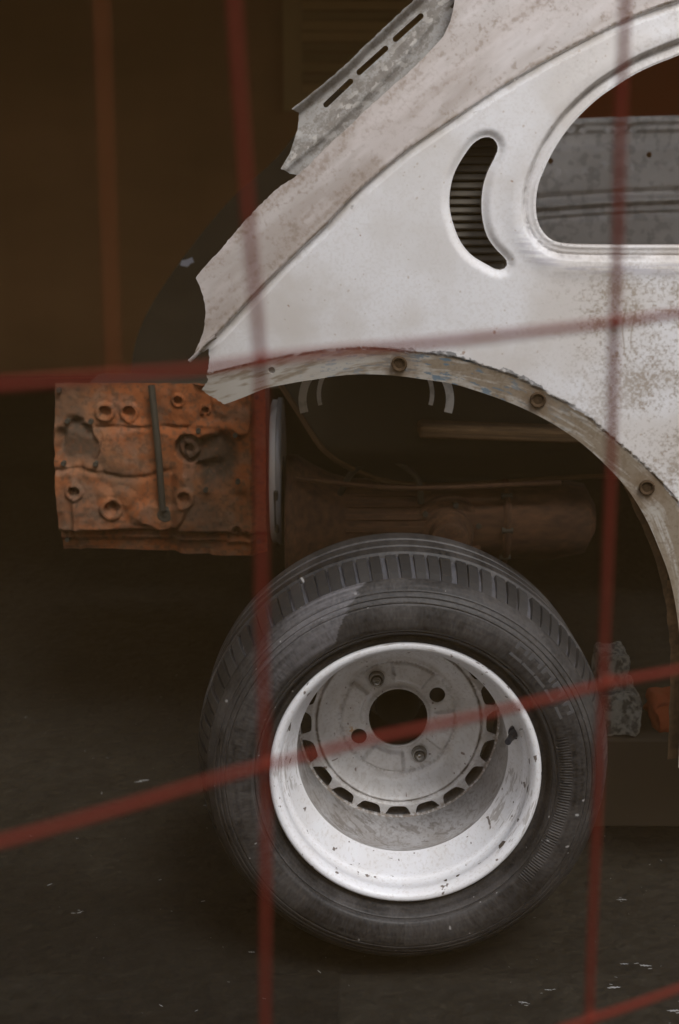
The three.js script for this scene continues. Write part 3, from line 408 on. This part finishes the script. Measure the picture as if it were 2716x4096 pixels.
// ---------------------------------------------------------------- things standing in the dark behind the car
{ // engine hanging behind the gearbox
  const X0 = -0.516, Y0 = 0.7076, K = 0.372 / 483, P = (px, py) => [X0 + (px - 122) * K, Y0 - (py - 900) * 0.000816];
  const e = thing('engine_block', 'rusty orange cast engine block hanging below the torn tail of the car body', 'engine', [-0.33, 0.398, -0.735]);
  e.scale.set(1.03, 1.03, 1);
  const L = (px, py) => { const q = P(px, py); return [q[0] + 0.33, q[1] - 0.40]; };
  const D = (x, y, px, py, rx, ry = rx) => { const q = L(px, py); return Math.hypot((x - q[0]) / (rx * K), (y - q[1]) / (ry * K)); };
  const ringAt = [[293, 966, 24], [237, 966, 24], [246, 1179, 28], [418, 1152, 25], [408, 939, 17], [161, 1140, 22], [540, 1225, 18], [470, 960, 14]];
  const cav = (x, y) => clamp(ss(1.25, 0.7, D(x, y, 172, 1030, 50, 50) + 0.3 * (noise(x * 60, y * 60) - 0.5)) + ss(1.1, 0.85, D(x, y, 432, 1044, 34)) + ss(1.25, 0.7, D(x, y, 495, 1064, 48, 66) + 0.3 * (noise(x * 60 + 9, y * 60) - 0.5)));
  const zE = (x, y) => {
    const a = L(0, 1000)[1], b = L(0, 1101)[1], c = L(0, 1240)[1], v1 = L(574, 0)[0], v2 = L(161, 0)[0], u = L(382, 0)[0];
    let z = 0.02 * ss(0.0, 0.02, x - u) * (y < b ? 1 : 0.3) + 0.010 * ss(a + 0.01, a - 0.01, y + 0.012 * Math.sin(x * 40)) * ss(c, c + 0.01, y) - 0.006 * gauss(y - b - 0.01 * Math.sin(x * 30), 0.005) * ss(0.02, -0.02, x - u) - 0.006 * gauss(y - a, 0.004) * ss(-0.13, -0.10, x) * ss(0.12, 0.08, x);
    z += 0.010 * gauss(x - v1, 0.006) + 0.008 * gauss(x - v2, 0.005) * ss(b, b - 0.02, y) - 0.02 * ss(c + 0.012, c, y) + 0.010 * gauss(y - (c - 0.01), 0.006);
    z -= 0.020 * cav(x, y);
    for (const [px, py, r] of ringAt) { const d = D(x, y, px, py, r); z += 0.006 * ss(1.1, 0.8, d) - 0.016 * ss(0.65, 0.4, d); }
    { const d = D(x, y, 432, 1044, 34); z += 0.010 * ss(0.8, 0.6, d) - 0.014 * ss(0.38, 0.25, d); }
    return z + 0.010 * (fbm(x * 26, y * 26, 4) - 0.5) + 0.012 * ss(0.55, 0.65, fbm(x * 15 + 4, y * 15, 2));
  };
  const eTex = tex(700, 600, (u, v) => {
    const x = u * 0.4 - 0.2, y = v * 0.34, n = fbm(x * 18, y * 18, 5), g = fbm(x * 160, y * 160, 4), m = fbm(x * 40 + 3, y * 40, 4);
    let c = [0.27, 0.078, 0.02]; const put = (k, q) => { k = clamp(k); c = c.map((a, i) => mix(a, q[i], k)); };
    put(ss(0.35, 0.75, n) * 0.8, [0.21, 0.095, 0.042]); put(ss(0.45, 0.75, m) * 0.5, [0.19, 0.125, 0.085]); put(ss(0.42, 0.8, g) * 0.65, [0.075, 0.042, 0.022]);
    put(ss(0.5, 0.68, fbm(x * 12 + 7, y * 12 + 2, 4)) * 0.5, [0.06, 0.045, 0.03]); put(clamp(cav(x, y)) * 0.75 * ss(0.1, 0.5, g + 0.1), [0.045, 0.036, 0.024]); return c;
  });
  const eMat = new THREE.MeshStandardMaterial({ map: eTex, roughness: 0.9 }), dark = std(0.045, 0.038, 0.026, 0.8);
  const out = jag(straight([[-0.188, -0.006], [-0.12, -0.005], [0.0, -0.010], [0.17, -0.010], [0.188, -0.006], [0.188, 0.30], [0.06, 0.306], [-0.183, 0.306], [-0.189, 0.2], [-0.188, -0.006]], 0.012).slice(0, -1), 0.001);
  part('crankcase', sheet(out, [], zE, { edge: 0.0055, thick: 0.004, uv: (x, y) => [(x + 0.2) / 0.4, y / 0.34] }), eMat, e);
  part('case_body', rbox(0.360, 0.262, 0.30, 0.03), undercoat, e, [0, 0.135, -0.215]);
  const pa = L(350, 902), pb = L(367, 1180); part('oil_pipe', tube([[pa[0], pa[1], 0.020], [(pa[0] + pb[0]) / 2 + 0.002, (pa[1] + pb[1]) / 2, 0.026], [pb[0], pb[1], 0.026]], 0.0062, 24), dark, e);
  const cap = latheZ(smoothProfile([[0.016, 0], [0.0155, 0.012], [0.012, 0.016], [0.006, 0.016], [0.0005, 0.017]], 14), 14), pc = L(371, 1193); part('pipe_cap', cap, dark, e, [pc[0], pc[1], 0.008]);
  const stud = new THREE.CylinderGeometry(0.0045, 0.0045, 0.014, 6).rotateX(Math.PI / 2);
  for (const [px, py] of [[455, 1002], [540, 1010], [545, 1110], [470, 1130], [150, 985], [205, 985], [215, 1075], [140, 1075], [590, 930], [590, 1255], [135, 915], [135, 1255]]) { const q = L(px, py); part('stud', stud, dark, e, [q[0], q[1], zE(q[0], q[1]) + 0.004]); }
  // flywheel seen edge on
  const steelA = std(0.50, 0.48, 0.46, 0.5, { metalness: 0.2 }), steelB = std(0.26, 0.255, 0.26, 0.45, { metalness: 0.3 });
  const fw = part('flywheel', latheZ([[0.03, -0.011], [0.125, -0.011], [0.132, -0.008], [0.132, 0.008], [0.125, 0.011], [0.03, 0.011]], 80).rotateY(Math.PI / 2), steelA, e, [0.2065, 0.131, -0.06]);
  part('ring_gear', latheZ([[0.1325, 0.001], [0.1355, 0.002], [0.1355, 0.0095], [0.1325, 0.0105]], 120).rotateY(Math.PI / 2), steelB, fw);
  part('clutch_slot', rbox(0.008, 0.09, 0.006, 0.002), dark, fw, [0.002, -0.045, 0.122], [0.35, 0, 0]);
  const g = thing('gearbox', 'rusty brown gearbox casing behind the tyre under the wheel arch', 'gearbox', [-0.10, 0.45, -0.76]);
  const gp = [[0.03, 0.0], [0.118, 0.0], [0.122, 0.006], [0.12, 0.02], [0.105, 0.045], [0.085, 0.085], [0.076, 0.12], [0.075, 0.22], [0.078, 0.27], [0.079, 0.40], [0.087, 0.404], [0.087, 0.414], [0.079, 0.418], [0.078, 0.50], [0.066, 0.56], [0.03, 0.58]];
  const gm = new THREE.MeshStandardMaterial({ map: rustTex, roughness: 0.85 }); gm.color.setRGB(0.62, 0.46, 0.4);
  part('casing', latheZ(gp, 70).rotateY(Math.PI / 2), gm, g);
  for (let k = 0; k < 7; k++) part('rib', rbox(0.16, 0.012, 0.006, 0.002), gm, g, [0.19, 0.076 * Math.sin(-0.6 + k * 0.3), 0.076 * Math.cos(-0.6 + k * 0.3)], [0.6 - k * 0.3, 0, 0]);
  part('side_cover', latheZ(smoothProfile([[0.07, -0.02], [0.07, 0.004], [0.064, 0.010], [0.05, 0.010], [0.046, 0.018], [0.036, 0.022], [0.034, 0.05], [0.03, 0.055], [0.0005, 0.055]], 40), 40), gm, g, [0.30, -0.01, 0.062]);
  for (let k = 0; k < 6; k++) { const t = k * Math.PI / 3 + 0.3; part('cover_bolt', new THREE.CylinderGeometry(0.0055, 0.0055, 0.014, 6).rotateX(Math.PI / 2), dark, g, [0.30 + 0.058 * Math.cos(t), -0.01 + 0.058 * Math.sin(t), 0.074]); }
  part('breather_hose', tube([[0.10, 0.06, 0.05], [0.13, 0.11, 0.06], [0.19, 0.13, 0.07], [0.24, 0.10, 0.08], [0.25, 0.05, 0.075]], 0.006, 30), dark, g);
  part('shift_rod', tube([[0.02, 0.10, 0.09], [0.2, 0.085, 0.10], [0.5, 0.095, 0.10]], 0.005, 20), gm, g);
  for (let k = 0; k < 8; k++) { const t = k * Math.PI / 4; part('flange_bolt', new THREE.CylinderGeometry(0.006, 0.006, 0.02, 6).rotateZ(Math.PI / 2), dark, g, [0.408, 0.083 * Math.sin(t), 0.083 * Math.cos(t)]); }
}
{ // louvred shutter on the back wall
  const s = thing('louvred_shutter', 'brown wooden louvred shutter on the back wall above the torn panel', 'shutter', [0.394, 1.21, -4.93]);
  s.scale.setScalar(1.515);
  const wood = [0.8, 1, 1.2].map(k => std(0.56 * k, 0.38 * k, 0.17 * k, 0.85));
  part('frame', mergeGeometries([new THREE.BoxGeometry(0.055, 0.62, 0.04).translate(-0.40, 0.31, 0), new THREE.BoxGeometry(0.055, 0.62, 0.04).translate(0.40, 0.31, 0), new THREE.BoxGeometry(0.745, 0.05, 0.038).translate(0, 0.025, 0), new THREE.BoxGeometry(0.745, 0.05, 0.038).translate(0, 0.595, 0)]), wood[1], s);
  for (let k = 0; k < 18; k++) part('slat', rbox(0.744, 0.03, 0.006, 0.002), wood[Math.floor(rnd() * 3)], s, [0, 0.065 + k * 0.0295, 0.004], [-0.6, 0, 0]);
}
const board = part('rust_red_board', rbox(1.8, 1.3, 0.04, 0.006), std(0.58, 0.13, 0.045, 0.9), scene, [1.55, 1.80, -4.96]);
board.userData = { label: 'rust red board on the back wall seen through the window opening', category: 'board' };
{ // crumbly block and rag beside the tyre
  const lump = (w, h, d, amp, f, s0) => { const g = new THREE.BoxGeometry(w, h, d, 14, 14, 8), p = g.attributes.position; for (let i = 0; i < p.count; i++) { const x = p.getX(i), y = p.getY(i), z = p.getZ(i), q = 1 - 0.08 * (Math.abs(x / w * 2) ** 6 * Math.abs(y / h * 2) ** 6); p.setXYZ(i, x * q + amp * (fbm(y * f + s0, z * f, 3) - 0.5), y * q + amp * (fbm(x * f + s0, z * f + 4, 3) - 0.5), z + amp * (fbm(x * f + 9, y * f + s0, 3) - 0.5)); } g.computeVertexNormals(); return g; };
  const ct = tex(256, 256, (u, v) => { const g = fbm(u * 9, v * 9, 5), k = 0.25 - 0.20 * ss(0.36, 0.66, g) + 0.08 * fbm(u * 70, v * 70, 2); return [k, k * 0.95, k * 0.8]; });
  const conc = new THREE.MeshStandardMaterial({ map: ct, roughness: 0.95 });
  const b = thing('concrete_block', 'crumbling pale concrete prop standing behind the tyre', 'block', [0.482, 0.145, -0.5]);
  part('lower_piece', lump(0.070, 0.076, 0.09, 0.012, 55, 1), conc, b, [0.006, 0.036, 0]); part('upper_piece', lump(0.050, 0.070, 0.07, 0.010, 60, 5), conc, b, [-0.004, 0.103, -0.01]);
  const r = part('orange_rag', lump(0.13, 0.05, 0.09, 0.04, 30, 8), std(0.34, 0.07, 0.02, 0.9), scene, [0.62, 0.160, -0.52]); r.userData = { label: 'crumpled orange rag beside the pale concrete prop', category: 'rag' };
  const sl = part('wooden_beam', rbox(0.85, 0.17, 0.13, 0.006), std(0.075, 0.055, 0.034, 0.9), scene, [0.86, FY + 0.085, -0.51]); sl.userData = { label: 'dark brown beam lying under the car beside the concrete prop', category: 'beam' };
}

// ---------------------------------------------------------------- red wire mesh fence between camera and car
{
  const yaw = 28 * Math.PI / 180, O = new THREE.Vector3(0, 1.18 - 0.66 * Math.sin(15.5 * Math.PI / 180), 1.828 - 0.66 * Math.cos(15.5 * Math.PI / 180));
  const f = thing('wire_mesh_fence', 'red painted wire mesh fence with square openings in front of the car', 'fence', [O.x, FY, O.z]); f.rotation.y = yaw;
  const redTex = tex(64, 256, (u, v) => { const n = fbm(u * 6, v * 40, 4), k = 0.75 + 0.5 * n; const d = ss(0.62, 0.72, fbm(u * 5 + 4, v * 50, 3)) * 0.6; return [mix(0.105 * k, 0.06, d), mix(0.015 * k, 0.022, d), mix(0.008 * k, 0.012, d)]; });
  redTex.repeat.set(6, 1);
  const red = new THREE.MeshPhysicalMaterial({ map: redTex, roughness: 0.85, specularIntensity: 0.25 });
  const R = 0.0020, up = y => y - FY;
  const vert = pts => part('vertical_wire', tube(pts.map(([a, y]) => [a, up(y), 0]), R, 80), red, f), hor = pts => part('horizontal_wire', tube(pts.map(([a, y]) => [a, up(y), 2 * R * 0.93]), R, 90), red, f);
  vert([[-0.055, 1.9], [-0.052, 1.4], [-0.0487, 1.2261], [-0.0458, 1.175], [-0.0436, 1.1341], [-0.0411, 1.1046], [-0.0395, 1.0781], [-0.04, 1.0053], [-0.0406, 0.9429], [-0.0399, 0.8882], [-0.0409, 0.8079], [-0.0421, 0.7437], [-0.042, 0.4], [-0.04, FY]]);
  part('loose_wire', tube([[-0.1035, 1.9], [-0.1037, 1.4], [-0.1039, 1.2241], [-0.1044, 1.1753], [-0.1049, 1.131], [-0.1055, 1.0765]].map(([a, y]) => [a, up(y), -0.0033]), 0.0011, 60), new THREE.MeshPhysicalMaterial({ color: new THREE.Color(0.12, 0.034, 0.011), roughness: 0.9, specularIntensity: 0.2 }), f);
  vert([[0.150, 1.9], [0.1521, 1.2332], [0.1527, 1.1743], [0.1549, 1.1124], [0.1551, 1.0804], [0.1578, 1.0136], [0.1597, 0.9068], [0.1608, 0.8177], [0.1619, 0.7227], [0.1631, 0.6755], [0.163, 0.3], [0.16, FY]]);
  for (const a of [-0.64, -0.44, -0.243, 0.357, 0.558, 0.76, 0.96]) vert([[a - 0.008, 1.9], [a, 1.2], [a + 0.003, 0.7], [a, FY]]);
  hor([[-0.72, 1.072], [-0.3, 1.077], [-0.1542, 1.0773], [-0.1088, 1.0767], [-0.0681, 1.0765], [-0.0395, 1.0782], [0.0035, 1.079], [0.0493, 1.0795], [0.0981, 1.0806], [0.155, 1.0821], [0.1966, 1.0839], [0.5, 1.085], [1.04, 1.08]]);
  hor([[-0.72, 0.872], [-0.3, 0.875], [-0.167, 0.8785], [-0.1075, 0.8818], [-0.0516, 0.886], [-0.0198, 0.886], [0.0159, 0.8874], [0.0533, 0.887], [0.1033, 0.887], [0.1623, 0.8885], [0.2129, 0.887], [0.5, 0.888], [1.04, 0.886]]);
  hor([[-0.72, 0.676], [-0.1, 0.68], [0.1443, 0.6818], [0.1861, 0.681], [0.2298, 0.6811], [0.5, 0.683], [1.04, 0.68]]);
  const weld = new THREE.SphereGeometry(0.0036, 10, 8); for (const [a, y] of [[-0.0395, 1.078], [0.155, 1.082], [-0.04, 0.886], [0.1620, 0.8885], [0.1628, 0.6815], [-0.042, 0.680]]) part('weld', weld, red, f, [a, up(y), R]);
  for (const y of [1.87, 1.68, 1.48, 1.28, 0.48, 0.28, 0.08]) hor([[-0.72, y - 0.004], [0, y], [0.5, y + 0.004], [1.04, y]]);
}

// ---------------------------------------------------------------- litter on the floor
{
  const s = new THREE.Shape([[1, 0], [0.62, 0.2], [0.7, 0.6], [0.3, 0.28], [-0.1, 0.62], [-0.25, 0.2], [-0.9, 0.3], [-0.55, -0.05], [-0.8, -0.45], [-0.2, -0.2], [0.1, -0.6], [0.4, -0.15], [0.75, -0.35]].map(p => new THREE.Vector2(...p)));
  const g = new THREE.ExtrudeGeometry(s, { depth: 0.25, bevelEnabled: false }); g.rotateX(-Math.PI / 2);
  const inst = new THREE.InstancedMesh(g, std(0.24, 0.235, 0.225, 0.9), 420); inst.name = 'floor_litter'; inst.castShadow = inst.receiveShadow = true;
  inst.userData = { kind: 'stuff', label: 'pale paint flakes and grit scattered over the dark floor', category: 'litter' };
  const q = new THREE.Object3D(), fix = [[0.4506, -0.0206, 0.010], [0.3956, 0.0346, 0.009], [0.333, -0.2809, 0.004], [0.4542, -0.2052, 0.006], [0.3026, -0.2952, 0.005], [-0.371, -0.6305, 0.010], [-0.4112, -0.1658, 0.005], [0.47, 0.09, 0.010], [0.30, 0.04, 0.005], [0.26, 0.07, 0.006]];
  for (let i = 0; i < 420; i++) { const e0 = fix[Math.floor(i / 4)], e = e0 && (i % 4 ? [e0[0] + 0.022 * (rnd() - 0.5), e0[1] + 0.016 * (rnd() - 0.5), e0[2] * (0.2 + 0.3 * rnd())] : [e0[0], e0[1], e0[2] * 0.62]); const sc = e ? e[2] : 0.0008 + 0.003 * rnd() ** 3; q.position.set(e ? e[0] : -1 + 2.2 * rnd() ** 0.7, FY + 0.0006, e ? e[1] : 0.25 - 1.5 * rnd()); q.rotation.y = e ? 0.3 - 0.6 * rnd() : 6.3 * rnd(); q.scale.set(sc * (1 + rnd()), sc * 0.4, sc * 0.6); q.updateMatrix(); inst.setMatrixAt(i, q.matrix); }
  scene.add(inst);
}

renderer.render(scene, camera);
